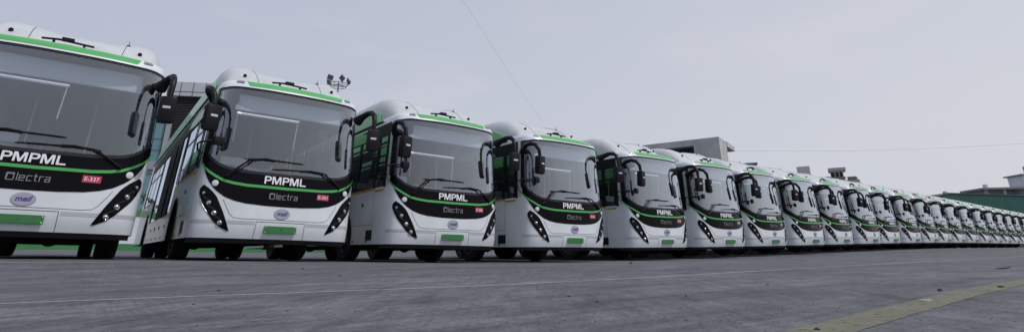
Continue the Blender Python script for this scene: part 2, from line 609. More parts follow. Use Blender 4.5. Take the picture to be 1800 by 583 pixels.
# ------------------------------------------------------------------ bus body surface
def catmull(pts, n=12):
    P = [(-pts[1][0], pts[1][1])] + pts + [(2 * pts[-1][0] - pts[-2][0], 2 * pts[-1][1] - pts[-2][1])]
    o = []
    for i in range(1, len(P) - 2):
        for k in range(n):
            t = k / n
            q = []
            for c in range(2):
                a, b, cc, d = P[i - 1][c], P[i][c], P[i + 1][c], P[i + 2][c]
                q.append(0.5 * (2 * b + (cc - a) * t + (2 * a - 5 * b + 4 * cc - d) * t * t + (3 * b - a - 3 * cc + d) * t ** 3))
            o.append(tuple(q))
    o.append(pts[-1])
    return o
CP = catmull([(0, -.06), (.4, -.048), (.65, -.02), (.85, .015), (1.02, .065), (1.13, .122), (1.205, .2), (1.243, .30), (1.26, .43), (1.265, .60)])
UU = [0.0]
for i in range(1, len(CP)):
    UU.append(UU[-1] + math.dist(CP[i], CP[i - 1]))
UE = UU[-1]
CX = [p[0] for p in CP]
CYY = [p[1] for p in CP]
def u_of_x(x):
    return math.copysign(lerp(abs(x), CX, UU), x)
def u_of_y(y):
    return lerp(y, CYY[1:], UU[1:])
def wz(z):
    return 1 - 0.045 * min(1, max(0, (z - 1.3) / 1.55))
def ry(z):
    r = 0.10 * max(0, (z - 1.2)) / 1.6
    if z < 0.62:
        r += 0.07 * ((0.62 - z) / 0.30) ** 2 * 0.9
    return r
def S(u, z, off=0.0):
    a = abs(u)
    x = lerp(a, UU, CX)
    y = lerp(a, UU, CYY)
    e = 0.01
    x1, y1 = lerp(min(a + e, UE), UU, CX), lerp(min(a + e, UE), UU, CYY)
    x0, y0 = lerp(max(a - e, 0), UU, CX), lerp(max(a - e, 0), UU, CYY)
    tx, ty = x1 - x0, y1 - y0
    L = sqrt(tx * tx + ty * ty) or 1
    nx, ny = ty / L, -tx / L
    if a < 1e-6:
        nx, ny = 0, -1
    front = max(0, 1 - max(0, y) / 0.6)
    X = (x * wz(z) + nx * off)
    Y = y + ry(z) * (0.35 + 0.65 * front) + ny * off
    return Vector((math.copysign(X, u) if u else 0, Y, z))
def normal(u, z):
    return (S(u, z, 0.1) - S(u, z, 0)).normalized()

def region(u0, u1, lo, hi, nu, nz_, off, mb=None):
    mb = mb or MB()
    rows = []
    for k in range(nz_ + 1):
        rows.append([S(u, lo(u) + (hi(u) - lo(u)) * k / nz_, off) for u in linspace(u0, u1, nu)])
    return mb.grid(rows)

# outlines measured on the second bus: |x| -> z
def ax(u):
    return lerp(abs(u), UU, CX) if abs(u) < UE else CX[-1]
def g_bot(u):      # bottom edge of windscreen
    a = abs(u)
    return lerp(a, [0, .6, .9, 1.05, 1.2, 1.35, 1.5, 1.65], [1.355, 1.365, 1.40, 1.45, 1.55, 1.66, 1.76, 1.85])
def stripe_z(u):
    a = abs(u)
    return lerp(a, [0, .6, .8, .95, 1.07, 1.2, 1.33, 1.5, 1.62], [1.14, 1.15, 1.172, 1.205, 1.265, 1.345, 1.44, 1.57, 1.65])
def mask_bot(u):
    a = abs(u)
    return lerp(a, [0, .3, .58, .75, .9, 1.05, 1.16, 1.3, 1.45], [.843, .848, .868, .90, .955, 1.055, 1.18, 1.395, 1.535])
def clampz(f, g):
    return lambda u: max(f(u), g(u))
UW = u_of_y(0.30)          # end of see-through glass
UF = u_of_y(0.41)          # end of dark border
UP = u_of_y(0.515)          # end of silver pillar

WB = 11.95                 # length
YF, YR = 2.69, 8.73        # axles
RT = 0.475

def side_map(sx, off=0.0):
    return lambda y, z: Vector((sx * (1.265 * wz(z) + off), y, z))

def arch(yc, r, z0, n=14):
    a0 = math.asin((z0 - RT) / r)
    return [(yc + r * cos(a), RT + r * sin(a)) for a in linspace(a0, pi - a0, n)]

def stroke(mb, pts, w, z0, x0, sc_x, sc_z, off, th=0.008):
    """squared lettering stroke laid on the front surface"""
    for (a, b) in zip(pts[:-1], pts[1:]):
        xa, za, xb, zb = x0 + a[0] * sc_x, z0 + a[1] * sc_z, x0 + b[0] * sc_x, z0 + b[1] * sc_z
        dx, dz = xb - xa, zb - za
        L = sqrt(dx * dx + dz * dz) or 1
        px, pz = -dz / L * w / 2, dx / L * w / 2
        ex, ez = dx / L * w / 2, dz / L * w / 2
        q = [(xa - ex + px, za - ez + pz), (xb + ex + px, zb + ez + pz), (xb + ex - px, zb + ez - pz), (xa - ex - px, za - ez - pz)]
        mb.add([S(u_of_x(x), z, off) for x, z in q] + [S(u_of_x(x), z, off + th) for x, z in q],
               [(0, 1, 2, 3), (4, 5, 6, 7), (0, 1, 5, 4), (1, 2, 6, 5), (2, 3, 7, 6), (3, 0, 4, 7)])

def text_mesh(name, body, x0, x1, z0, z1, m, parent, off, bold=0.0, shear=0.0, spacing=1.0):
    cu = bpy.data.curves.new(name, 'FONT')
    cu.body = body
    cu.size = 1
    cu.offset = bold
    cu.shear = shear
    cu.space_character = spacing
    cu.resolution_u = 3
    tmp = bpy.data.objects.new('tmp_text', cu)
    C.objects.link(tmp)
    bpy.context.view_layer.update()
    me = bpy.data.meshes.new_from_object(tmp)
    bpy.data.objects.remove(tmp)
    bpy.data.curves.remove(cu)
    xs = [v.co.x for v in me.vertices]
    ys = [v.co.y for v in me.vertices]
    ax0, ax1, ay0, ay1 = min(xs), max(xs), min(ys), max(ys)
    for v in me.vertices:
        x = x0 + (v.co.x - ax0) / (ax1 - ax0) * (x1 - x0)
        z = z0 + (v.co.y - ay0) / (ay1 - ay0) * (z1 - z0)
        v.co = S(u_of_x(x), z, off)
    me.materials.append(m)
    me.name = name
    o = bpy.data.objects.new(name, me)
    C.objects.link(o)
    o.parent = parent
    return o

def bold_letters(mk):
    """heavy grotesque capitals, drawn as outlines on the front surface"""
    mb = MB()
    z0, H = 1.198, .124
    sx = .128
    def P(pts, x0):
        tri = [tuple(t) for t in tessellate_polygon([[Vector((a, b, 0)) for a, b in pts]])]
        mb.add([S(u_of_x(x0 + a * sx), z0 + b * H, .0108) for a, b in pts], tri)
    def bowl(x0):
        w = .2
        P([(0, 0), (w, 0), (w, 1), (0, 1)], x0)
        o = [(.2, 1), (.55, 1), (.72, .95), (.82, .84), (.84, .69), (.81, .54), (.71, .43), (.55, .37), (.2, .37)]
        i = [(.2, .54), (.5, .54), (.59, .58), (.63, .69), (.59, .79), (.5, .83), (.2, .83)]
        P(o + i, x0)
    def em(x0):
        P([(0, 0), (.19, 0), (.19, 1), (0, 1)], x0)
        P([(.91, 0), (1.10, 0), (1.10, 1), (.91, 1)], x0)
        P([(.19, 1), (.30, 1), (.55, .30), (.80, 1), (.91, 1), (.91, .70), (.65, 0), (.45, 0), (.19, .70)], x0)
    x = -.358
    bowl(x); x += .92 * sx
    em(x); x += 1.27 * sx
    bowl(x); x += .92 * sx
    em(x); x += 1.27 * sx
    P([(0, 0), (.2, 0), (.2, 1), (0, 1)], x)
    P([(.2, 0), (.80, 0), (.80, .18), (.2, .18)], x)
    return mb.build('white_lettering', M['letter'], mk)

PLATES = {1: 'MH12TV0534', 2: 'MH12TV0551', 3: 'MH12TV0546', 4: 'MH12TV0536'}
FLEET = {1: 'E-337', 2: 'E-351', 3: 'E-346', 4: 'E-336'}

def make_bus():
    B = empty('electric_bus')
    # ---------------- painted shell: front skin, sides, roof skin
    b = MB()
    zb = lambda u: 0.335
    region(-UE, UE, zb, lambda u: max(g_bot(u) - 0.05, 0.5) if abs(u) < UF else 1.40 + 0.45 * (abs(u) - UF) / (UE - UF) * 0 + 0.0 + min(0.36, 9), 61, 14, 0.0, b) if False else None
    region(-UF, UF, zb, lambda u: min(g_bot(u) - 0.04, stripe_z(u) + 0.02), 57, 14, 0.0, b)
    for sg in (-1, 1):
        region(sg * UF, sg * UE, zb, lambda u: 1.72, 5, 10, 0.0, b)
        low = [(0.60, 0.335)] + [(YF - .55, 0.335)]
        a1 = arch(YF, .575, .345)[::-1]
        a2 = arch(YR, .575, .345)[::-1]
        out_ = [(0.6, .335)] + a1 + a2 + [(WB, .345), (WB, 1.40), (7.9, 1.40), (7.9, .86), (3.5, .86), (3.5, 1.40), (0.6, 1.40)]
        b.poly(out_, side_map(sg))
        b.poly([(0.6, 1.40), (1.02, 1.40), (1.02, 1.44), (0.6, 1.44)], side_map(sg))
        # rear quarter column
        b.poly([(11.3, 1.40), (WB, 1.40), (WB, 2.78), (11.3, 2.78)], side_map(sg))
    # back
    b.add([(-1.265, WB, .33), (1.265, WB, .33), (1.215, WB, 2.78), (-1.215, WB, 2.78)], [(0, 1, 2, 3)])
    # roof skin as shrinking rings
    rings = [(0, 2.77, 0), (.008, 2.84, .02), (.03, 2.90, .06), (.075, 2.945, .14), (.16, 2.975, .30), (.34, 3.0, .6)]
    us = linspace(-UE, UE, 49)
    def ring_pt(u, j):
        d, z, fy = rings[j]
        p = S(u, z)
        k = 1 - d / 1.265
        return Vector((p.x * k, p.y + fy, z))
    def ring(j):
        d, z, fy = rings[j]
        k = 1 - d / 1.265
        P = [ring_pt(u, j) for u in us]
        xr = 1.265 * wz(z) * k
        P += [Vector((xr, y, z)) for y in (2, 5, 9, WB - fy * 0.3)]
        P += [Vector((-xr, y, z)) for y in (WB - fy * 0.3, 9, 5, 2)]
        P.append(P[0])
        return P
    R = [ring(j) for j in range(len(rings))]
    b.grid(R)
    top = R[-1][:-1]
    b.add(top, [tuple(range(len(top)))])
    b.build('body', M['white'], B, smooth=True)

    def cap_pt(u, z, off=0.004):
        zs = [r[1] for r in rings]
        for j in range(len(zs) - 1):
            if z <= zs[j + 1]:
                break
        t = (z - zs[j]) / (zs[j + 1] - zs[j])
        p = ring_pt(u, j).lerp(ring_pt(u, j + 1), t)
        tang = (ring_pt(u, j + 1) - ring_pt(u, j)).normalized()
        n = normal(u, 2.7)
        nn = (n - tang * n.dot(tang)).normalized()
        return p + nn * off

    # green band over the windscreen
    rows = []
    for k in range(7):
        t = k / 6
        z = 2.826 + (2.955 - 2.826) * t
        x1 = 0.84 + 0.10 * t
        rows.append([cap_pt(u_of_x(x), z) for x in linspace(-x1, x1, 31)])
    MB().grid(rows).build('roof_band', M['green'], B, smooth=True)
    # marker lamps
    for sg in (-1, 1):
        u = u_of_x(1.0 * sg)
        p = cap_pt(u, 2.885, 0.008)
        rz = Matrix.Rotation(0.42 * sg, 3, 'Z') @ Matrix.Rotation(-0.7, 3, 'X')
        o = MB().box(p, (.125, .03, .05), rz, 0.008).build('marker_lamp', M['silver'], B)
        MB().box(p + rz @ Vector((0, -.014, 0)), (.085, .012, .028), rz, 0.003).build('lens', M['lens'], o)
    # ---------------- windscreen
    gt = lambda u: 2.79 - 0.05 * sst(1.0, UF, abs(u))
    w = region(-UW, UW, lambda u: g_bot(u) - .03, gt, 61, 10, -0.006).build('windscreen', M['ws'], B, smooth=True)
    f = MB()
    region(-UF, UF, lambda u: gt(u) - 0.035, lambda u: gt(u) + 0.004, 57, 1, 0.001, f)
    for sg in (-1, 1):
        region(sg * UW, sg * UF, lambda u: g_bot(u) - 0.06, lambda u: gt(u) + .004, 6, 8, 0.001, f)
        # wide dark corner block behind the upper corners of the glass
        region(sg * (UW - .40), sg * UW, lambda u: 2.44 + 0.06 * sst(UW - .3, UW - .42, abs(u)), lambda u: gt(u) - 0.03, 8, 4, -0.02, f)
    region(-UF, UF, lambda u: g_bot(u) - .03, lambda u: g_bot(u) + 0.022, 57, 1, 0.001, f)
    f.build('glass_border', M['frit'], w, smooth=True)
    # pillars
    for sg in (-1, 1):
        region(sg * UF, sg * UP, lambda u: 1.46, lambda u: 2.775, 5, 6, 0.006).build('pillar', M['pillar'], B, smooth=True)
        region(sg * UP, sg * UE, lambda u: 1.42, lambda u: 2.775, 4, 6, 0.003).build('door_frame', M['framedark'], B, smooth=True)
    # ---------------- black panel under the glass
    mk = region(-u_of_x(1.0) * 1.0 - 0.42, u_of_x(1.0) + 0.42, clampz(mask_bot, lambda u: 0), lambda u: max(g_bot(u) - .025, mask_bot(u)), 65, 10, 0.006)
    mk = mk.build('front_panel', M['black'], B, smooth=True)
    region(-1.60, 1.60, lambda u: stripe_z(u) - .021, lambda u: stripe_z(u) + .021, 81, 1, 0.010).build('green_stripe', M['green'], mk, smooth=True)
    # lettering on the black panel
    bold_letters(mk)
    ol = MB()
    wd, hh, z0 = .0105, .062, .962
    gl = {
        'O': [[(0.1, 0), (1.25, 0), (1.35, .15), (1.35, 1.25), (1.25, 1.4), (.1, 1.4), (0, 1.25), (0, .15), (.1, 0)], [(.1, 1.2), (1.2, 1.2)], [(.12, .3), (.12, 1.2)]],
        'l': [[(0, 1.45), (0, 0)]],
        'e': [[(.85, 0), (0, 0), (0, 1), (.85, 1), (.85, .5), (0, .5)]],
        'c': [[(.8, 0), (0, 0), (0, 1), (.8, 1)]],
        't': [[(.25, 1.4), (.25, 0), (.55, 0)], [(0, 1), (.6, 1)]],
        'r': [[(0, 0), (0, 1), (.6, 1)]],
        'a': [[(0, 1), (.85, 1), (.85, 0), (0, 0), (0, .5), (.85, .5)]],
    }
    x = -.245
    for ch, adv in zip('Olectra', (1.75, .4, 1.22, 1.12, .95, .95, 1)):
        for path in gl[ch]:
            stroke(ol, path, wd, z0, x, .0545, hh, .008)
        x += adv * .0545 * 1.12
    ol.build('chrome_lettering', M['dull_chrome'], mk)
    # ---------------- oval emblem
    em = MB()
    def oval(r0x, r0z, off):
        c = [S(u_of_x(-.01), .73, off)]
        c += [S(u_of_x(-.01 + r0x * cos(a)), .73 + r0z * sin(a), off) for a in linspace(0, 2 * pi, 33)[:-1]]
        return c
    o1 = oval(.122, .083, .012)
    em.add(o1, [(0, i, i % 32 + 1) for i in range(1, 33)])
    rim0, rim1 = oval(.122, .083, .012)[1:], oval(.128, .089, .001)[1:]
    em.add(rim0 + rim1, [(i, (i + 1) % 32, (i + 1) % 32 + 32, i + 32) for i in range(32)])
    em = em.build('emblem', M['oval'], B)
    text_mesh('violet_lettering', 'meil', -.092, .078, .70, .772, M['purple'], em, 0.0145, bold=0.02, shear=0.25)
    # ---------------- seams, trim
    sm = MB()
    sm2 = MB()
    def seam(pts, wd_=.007, off=.0025, sm=sm):
        for (xa, za), (xb, zb_) in zip(pts[:-1], pts[1:]):
            dx, dz = xb - xa, zb_ - za
            L = sqrt(dx * dx + dz * dz)
            px, pz = -dz / L * wd_ / 2, dx / L * wd_ / 2
            k = max(2, int(L / .08) + 1)
            sm.grid([[S(u_of_x(xa + dx * t + px), za + dz * t + pz, off) for t in linspace(0, 1, k)],
                     [S(u_of_x(xa + dx * t - px), za + dz * t - pz, off) for t in linspace(0, 1, k)]])
    seam([(-.90, .91), (-.78, .70), (-.72, .645), (-.6, .632), (.6, .632), (.72, .645), (.78, .70), (.90, .91)])
    seam([(-.385, .338), (-.378, .597), (.378, .597), (.385, .338)], .008, .0025, sm2)
    sm.build('bonnet_seam', M['seam'], B)
    sm2.build('plate_bay_seam', M['seam'], B)
    for sg in (-1, 1):
        fm = side_map(sg, .002)
        pieces = []
        def sline(y0, z0_, y1, z1):
            sm = MB()
            if abs(y1 - y0) < 1e-6:
                sm.poly([(y0 - .004, z0_), (y0 + .004, z0_), (y0 + .004, z1), (y0 - .004, z1)], fm)
            else:
                sm.poly([(y0, z0_ - .004), (y1, z0_ - .004), (y1, z0_ + .004), (y0, z0_ + .004)], fm)
            pieces.append(sm)
        sline(1.0, .72, 2.0, .72)
        sline(1.02, .34, 1.02, 1.40)
        sline(2.05, .74, 2.05, .345)
        for y in (3.55, 4.6, 5.6, 6.6, 7.6):
            sline(y, .345, y, .85)
        for y in (9.6, 10.6, 11.4):
            sline(y, .345, y, 1.40)
        sline(3.3, .845, 8.1, .845)
        for q in pieces:
            q.build('panel_seam', M['seam'], B)
    for sg in (-1, 1):
        tr = MB()
        for z0_, z1_ in ((.548, .566), (.574, .602)):
            region(sg * u_of_x(.40), sg * (UE - .22), lambda u: z0_, lambda u: z1_, 22, 1, 0.0022, tr)
        tr.build('trim_strip', M['trim'], B, smooth=True)
    # ---------------- headlights
    out_z = [.445, .47, .57, .78, .90, 1.0, 1.07, 1.12]
    out_x = [.775, .84, .972, 1.132, 1.188, 1.216, 1.215, 1.185]
    in_z = [.445, .70, .95, 1.05, 1.12]
    in_x = [.75, .862, .995, 1.085, 1.175]
    for sg in (-1, 1):
        rows, rows2 = [], []
        for z in linspace(.445, 1.12, 16):
            a, c = lerp(z, in_z, in_x), lerp(z, out_z, out_x)
            rows.append([S(sg * u_of_x(a + (c - a) * t), z, .007) for t in linspace(0, 1, 9)])
        mb = MB().grid(rows)
        # raised rim
        edge = [r[0] for r in rows] + rows[-1][1:-1] + [r[-1] for r in rows[::-1]] + rows[0][1:-1][::-1]
        mb.tube(edge + [edge[0]], .004, 5, caps=False)
        hl = mb.build('headlight', M['black'], B, smooth=True)
        for (x, z, r) in ((1.158, 1.0, .026), (1.075, .855, .035), (.985, .705, .038), (.888, .562, .036)):
            u = sg * u_of_x(x)
            p, n = S(u, z, .006), normal(u, z)
            MB().lathe([(r * 1.35, 0), (r * 1.3, .012), (r, .006)], p, n, 20).build('lamp_ring', M['plastic'], hl, smooth=True)
            MB().lathe([(r, .006), (r * .93, .016), (r * .7, .012), (r * .62, .022), (r * .3, .03), (.001, .032)], p, n, 20).build('lamp', M['lens'], hl, smooth=True)
        rb = MB()
        for (x, z) in ((1.135, .93), (1.045, .785), (.94, .64)):
            u0 = u_of_x(x)
            rb.grid([[S(sg * (u0 + d), z + d * .55 + h, .012) for d in linspace(-.06, .07, 4)] for h in (-.008, .008)])
        rb.build('lamp_divider', M['frit'], hl)
        # white disc reflector
        u = sg * u_of_x(1.045)
        MB().lathe([(.048, 0), (.048, .007), (.040, .011), (.001, .013)], S(u, 1.155, .006), normal(u, 1.155), 22).build('reflector', M['disc'], B, smooth=True)
    # ---------------- lower lip and underbody
    lip = MB()
    region(-UE, UE, lambda u: .265, lambda u: .337, 49, 3, -0.03, lip)
    lip.box((0, 6.2, .42), (1.5, 11.0, .22))
    lip.add([(-1.2, .55, .34), (1.2, .55, .34), (1.2, WB - .05, .36), (-1.2, WB - .05, .36)], [(0, 1, 2, 3)])
    lip.add([S(u, .266, -.03) for u in linspace(-UE, UE, 25)] + [(1.2, .9, .32), (-1.2, .9, .32)], [tuple(range(27))])
    for yc in (YF, YR):
        for sg in (-1, 1):
            pts = arch(yc, .60, .36)
            lip.grid([[(sg * 1.255 * wz(z), y, z) for y, z in pts], [(sg * .62, y, z) for y, z in pts]])
            pts2 = arch(yc, .575, .345)
            rim_o = arch(yc, .64, .345)
            lip.grid([[(sg * (1.272), y, z) for y, z in pts2], [(sg * 1.272, y, z) for y, z in rim_o]])
        lip.box((0, yc, .42), (1.7, .16, .16))
        lip.lathe([(.05, -.2), (.2, -.1), (.22, 0), (.2, .1), (.05, .2)], (0, yc, .45), (0, 1, 0), 14)
    lip.build('underbody', M['under'], B)
    # ---------------- side glass, frames, stripes
    for sg in (-1, 1):
        fg = side_map(sg, -.012)
        ff = side_map(sg, .001)
        fr = MB()
        fr.poly([(0.6, 2.50), (11.3, 2.50), (11.3, 2.772), (0.6, 2.772)], ff)
        cols = [(0.60, .68), (1.02, 1.14), (2.02, 2.14), (3.30, 3.50), (4.20, 4.90), (5.15, 6.45), (7.72, 7.9), (8.9, 9.0), (10.1, 10.2), (11.18, 11.3)]
        for a, c in cols:
            lo = .86 if 3.4 < (a + c) / 2 < 7.9 else 1.44
            fr.poly([(a, lo), (c, lo), (c, 2.5), (a, 2.5)], ff)
        fr.poly([(1.14, 2.16), (3.3, 2.16), (3.3, 2.19), (1.14, 2.19)], side_map(sg, -.002))
        fr.poly([(7.9, 2.16), (11.2, 2.16), (11.2, 2.19), (7.9, 2.19)], side_map(sg, -.002))
        fr.build('window_frame', M['framedark'], B)
        for (a, c) in zip(cols[:-1], cols[1:]):
            lo = .862 if 3.4 < (a[1] + c[0]) / 2 < 7.8 else (1.442 if a[1] > .9 else 1.442)
            MB().poly([(a[1] - .01, lo), (c[0] + .01, lo), (c[0] + .01, 2.51), (a[1] - .01, 2.51)], fg).build('window', M['side_glass'], B)
        sw = MB()
        zf = side_map(sg, .004)
        sw.poly([(1.45, 2.52), (2.6, 2.52), (3.6, 2.60), (3.3, 2.72), (2.2, 2.76), (1.65, 2.68)], zf)
        sw.build('side_swoosh', M['green'], B)
        ys = MB()
        ys.poly([(.60, 1.355), (1.015, 1.355), (1.015, 1.40), (.60, 1.40)], side_map(sg, .003))
        ys.build('side_stripe', M['amber'], B)
        ys = MB()
        ys.poly([(1.025, 1.405), (3.3, 1.405), (3.3, 1.445), (1.025, 1.445)], side_map(sg, .003))
        ys.build('side_stripe', M['amber'], B)
        ys = MB()
        ys.poly([(7.9, 1.405), (11.3, 1.405), (11.3, 1.445), (7.9, 1.445)], side_map(sg, .003))
        ys.build('side_stripe', M['amber'], B)
        MB().box((sg * 1.262, 1.13, .515), (.02, .30, .20), None, .004).build('vent', M['plastic'], B)
        MB().box((sg * 1.262, 1.58, 1.13), (.02, .075, .075), None, .004).build('side_lamp', M['plastic'], B)
        for y, z, q in ((1.25, .40, .045), (1.95, .40, .045), (3.9, .64, .07), (4.9, .64, .07), (5.9, .64, .07), (6.9, .64, .07), (4.2, .42, .05), (5.2, .42, .05), (6.2, .42, .05), (7.2, .42, .05)):
            MB().box((sg * 1.262, y, z), (.02, q, q)).build('latch', M['plastic'], B)
        # green cove panel beside the roof covers, black gutter under it
        cove = [(1.22, 2.895), (1.35, 3.08), (1.75, 3.24), (2.4, 3.32), (11.4, 3.30), (11.6, 2.895)]
        MB().prism(cove, lambda y, z: Vector((sg * (1.20 - (z - 2.89) * .12), y, z)), lambda y, z: Vector((sg * (1.165 - (z - 2.89) * .12), y, z))).build('roof_side_panel', M['green'], B)
        MB().tube([(sg * 1.222, 1.0, 2.85), (sg * 1.226, WB - .2, 2.85)], .018, 6).build('gutter', M['plastic'], B)
    # ---------------- roof covers
    def dome(y0, y1, h, name, hump):
        rows = []
        ys_ = [0, .03, .08, .16, .26, .38, .55, .8, 1.2, 1.8]
        L = y1 - y0
        yy = [y0 + v for v in ys_] + [y1 - v for v in (.5, .25, .1, 0)]
        xx = [-1.15, -1.13, -1.08, -1.0, -.9, -.75, -.6, -.5, -.3, 0, .3, .5, .6, .75, .9, 1.0, 1.08, 1.13, 1.15]
        for y in yy:
            r = []
            for x in xx:
                fx = (1 - (abs(x) / 1.15) ** 13) ** .5
                t = min(1, (y - y0) / (1.7 if hump else .5))
                fy = 1 - (1 - t) ** (2.8 if hump else 3)
                fy *= sst(0, .35, y1 - y)
                mid = (1 - .13 * sst(.75, .3, abs(x)) * sst(y0 + 2.3, y0 + .2, y)) if hump else 1
                fr_in = 0.12 * (abs(x) / 1.15) ** 3 * sst(0.9, 0, y - y0) * (1 if hump else .4)
                r.append((x * (1 - .05 * sst(.8, 0, y - y0)), y + fr_in, 2.93 + h * fx * fy * mid))
            rows.append(r)
        o = MB().grid(rows).build(name, M['cover'], B, smooth='all')
        for ix in (6, 12):
            MB().tube([(r_[ix][0], r_[ix][1], r_[ix][2] + .001) for r_ in rows[1:-2]], .005, 4).build('cover_seam', M['seam'], o)
        return o
    d1 = dome(.50, 4.4, .66, 'roof_cover', True)
    dome(4.9, 8.0, .40, 'roof_cover', False)
    dome(8.3, 11.4, .38, 'roof_cover', False)
    for x in (-.80, .80):
        MB().lathe([(.03, -.05), (.03, .035), (.018, .05), (.001, .052)], (x, .80, 3.17), (0, -.8, 1), 10).build('lifting_stud', M['plastic'], d1)
    br = MB()
    br.tube([(-.40, .42, 3.045), (-.2, .40, 3.065), (.22, .42, 3.05)], .017, 6)
    br.box((-.10, .42, 3.085), (.15, .10, .05), None, .012)
    br.box((-.26, .44, 3.01), (.03, .04, .08))
    br.box((.10, .44, 3.01), (.03, .04, .08))
    br.build('roof_camera_bar', M['plastic'], B)
    an = MB()
    an.tube([(.62, 1.2, 3.35), (.62, 1.2, 3.50)], .005, 5)
    an.lathe([(.03, 0), (.03, .03), (.005, .04)], (.62, 1.2, 3.40), (0, 0, 1), 8)
    an.build('aerial', M['plastic'], B)
    # ---------------- mirrors
    am = MB().tube([(1.16, .16, 2.53), (1.20, .04, 2.59), (1.25, -.12, 2.64), (1.275, -.25, 2.63), (1.285, -.34, 2.56), (1.285, -.38, 2.44), (1.28, -.385, 2.27)],
                   [.10, .068, .052, .049, .046, .042, .038], 10)
    am = am.build('mirror_arm', M['plastic'], B, smooth=True)
    def head(c, s, rz, parent, lab=True, name='mirror'):
        rot = Matrix.Rotation(rz, 3, 'Z') @ Matrix.Rotation(.06, 3, 'X')
        h = MB().box(c, s, rot, min(s) * .33).build(name, M['plastic'], parent, smooth=True)
        MB().box(Vector(c) + rot @ Vector((0, s[1] / 2 + .001, 0)), (s[0] * .82, .006, s[2] * .88), rot).build('mirror_glass', M['chrome'], h)
        if lab:
            MB().box(Vector(c) + rot @ Vector((.0, -s[1] / 2 - .002, .03)), (.10, .004, .035), rot).build('mirror_sticker', M['mirror_label'], h)
        return h
    head((1.285, -.38, 2.085), (.215, .15, .40), -.25, am)
    arcl = [(-1.18, .42, 2.50), (-1.30, .25, 2.53), (-1.41, .0, 2.575), (-1.43, -.2, 2.58), (-1.40, -.33, 2.53), (-1.355, -.39, 2.42), (-1.34, -.40, 2.28)]
    al = MB().tube(arcl, [.085, .064, .052, .049, .046, .043, .038], 10).build('mirror_arm', M['plastic'], B, smooth=True)
    head((-1.34, -.40, 2.07), (.225, .16, .41), .25, al)
    hk = MB().tube([(-1.255, .50, 1.66), (-1.34, .48, 1.70), (-1.36, .44, 1.80), (-1.33, .30, 1.815), (-1.16, .0, 1.81)], .016, 6)
    hk = hk.build('lower_mirror_arm', M['plastic'], B, smooth=True)
    head((-1.13, -.02, 1.80), (.17, .09, .14), .3, hk, False, 'kerb_mirror')
    # ---------------- wipers
    def wiper(pivot, elbow, b0, b1):
        P = lambda x, z, o=.035: S(u_of_x(x), z, o)
        m1 = MB()
        m1.tube([P(*pivot, .02), P((pivot[0] + elbow[0]) / 2, (pivot[1] + elbow[1]) / 2 + .01, .04), P(*elbow, .05)], [.020, .015, .012], 6)
        m1.tube([P(pivot[0] + .03, pivot[1] - .01, .02), P((pivot[0] + elbow[0]) / 2 + .03, (pivot[1] + elbow[1]) / 2 - .02, .04), P(elbow[0] + .05, elbow[1] - .01, .05)], .008, 6)
        m1.lathe([(.035, 0), (.03, .03), (.012, .05)], P(*pivot, .01), (0, -1, 0), 12)
        hx = (b0[0] + b1[0]) / 2
        hz_ = (b0[1] + b1[1]) / 2
        m1.tube([P(*elbow, .05), P(hx - (hx - elbow[0]) * .4, hz_ + .025, .055), P(hx, hz_ + .012, .045)], [.012, .015, .016], 6)
        w_ = m1.build('wiper', M['plastic'], B, smooth=True)
        k = 12
        pts = [P(b0[0] + (b1[0] - b0[0]) * t, b0[1] + (b1[1] - b0[1]) * t + .012 * sin(pi * t), .022) for t in linspace(0, 1, k)]
        MB().tube(pts, [.006] + [.012] * (k - 2) + [.006], 5, flat=.8).build('wiper_blade', M['under'], w_)
    wiper((-.91, 1.27), (-.62, 1.565), (-.72, 1.57), (.24, 1.575))
    wiper((.90, 1.245), (.56, 1.455), (-.27, 1.44), (.66, 1.452))
    # ---------------- wheels
    def wheel(xc, yc, sg, wdt=.27, nm='wheel'):
        r = RT
        t = MB().lathe([(.29, -wdt / 2), (.44, -wdt / 2 - .005), (.468, -wdt / 2 + .025), (r, -wdt / 2 + .05), (r, wdt / 2 - .05), (.468, wdt / 2 - .025), (.44, wdt / 2 + .005), (.29, wdt / 2)], (xc, yc, r), (sg, 0, 0), 36)
        for off in (-.06, 0, .06):
            t.lathe([(r + .001, off - .006), (r + .001, off + .006)], (xc, yc, r), (1, 0, 0), 36)
        t = t.build(nm, M['rubber'], B, smooth=True)
        rm = MB().lathe([(.30, wdt / 2 - .02), (.28, wdt / 2 - .03), (.27, .02), (.16, -.01), (.13, .05), (.12, .09), (.001, .095)], (xc, yc, r), (sg, 0, 0), 24)
        for k in range(10):
            a = 2 * pi * k / 10
            rm.lathe([(.014, 0), (.014, .03), (.001, .03)], (xc + sg * .0, yc + .165 * cos(a), r + .165 * sin(a)), (sg, 0, 0), 6)
        rm.build('rim', M['rim'], t, smooth=True)
    for sg in (-1, 1):
        wheel(sg * 1.06, YF, sg)
        wheel(sg * 1.09, YR, sg)
        wheel(sg * .76, YR, sg)
    # ---------------- inside
    fl = MB()
    fl.add([(-1.2, .3, .55), (1.2, .3, .55), (1.2, 11.8, .55), (-1.2, 11.8, .55)], [(0, 1, 2, 3)])
    fl.build('cabin_floor', M['inside_dark'], B)
    ce = MB()
    ce.add([(-1.12, .8, 2.66), (1.12, .8, 2.66), (1.12, 11.8, 2.66), (-1.12, 11.8, 2.66)], [(0, 1, 2, 3)])
    ce.build('cabin_ceiling', M['inside'], B)
    ds = MB().box((0, .42, 1.12), (2.2, .45, .38), None, .06)
    ds.tube([(-.95, .40, 1.40), (-.6, .42, 1.47), (-.2, .40, 1.40)], .05, 8)
    ds.build('dashboard', M['inside_dark'], B, smooth=True)
    stw = MB()
    stw.tube([(-.62 + .23 * cos(a), .72 + .16 * sin(a), 1.42 + .14 * sin(a)) for a in linspace(0, 2 * pi, 21)], .016, 6, caps=False)
    stw.tube([(-.62, .72, 1.42), (-.62, .60, 1.2)], .02, 6)
    stw.build('steering_wheel', M['plastic'], B)
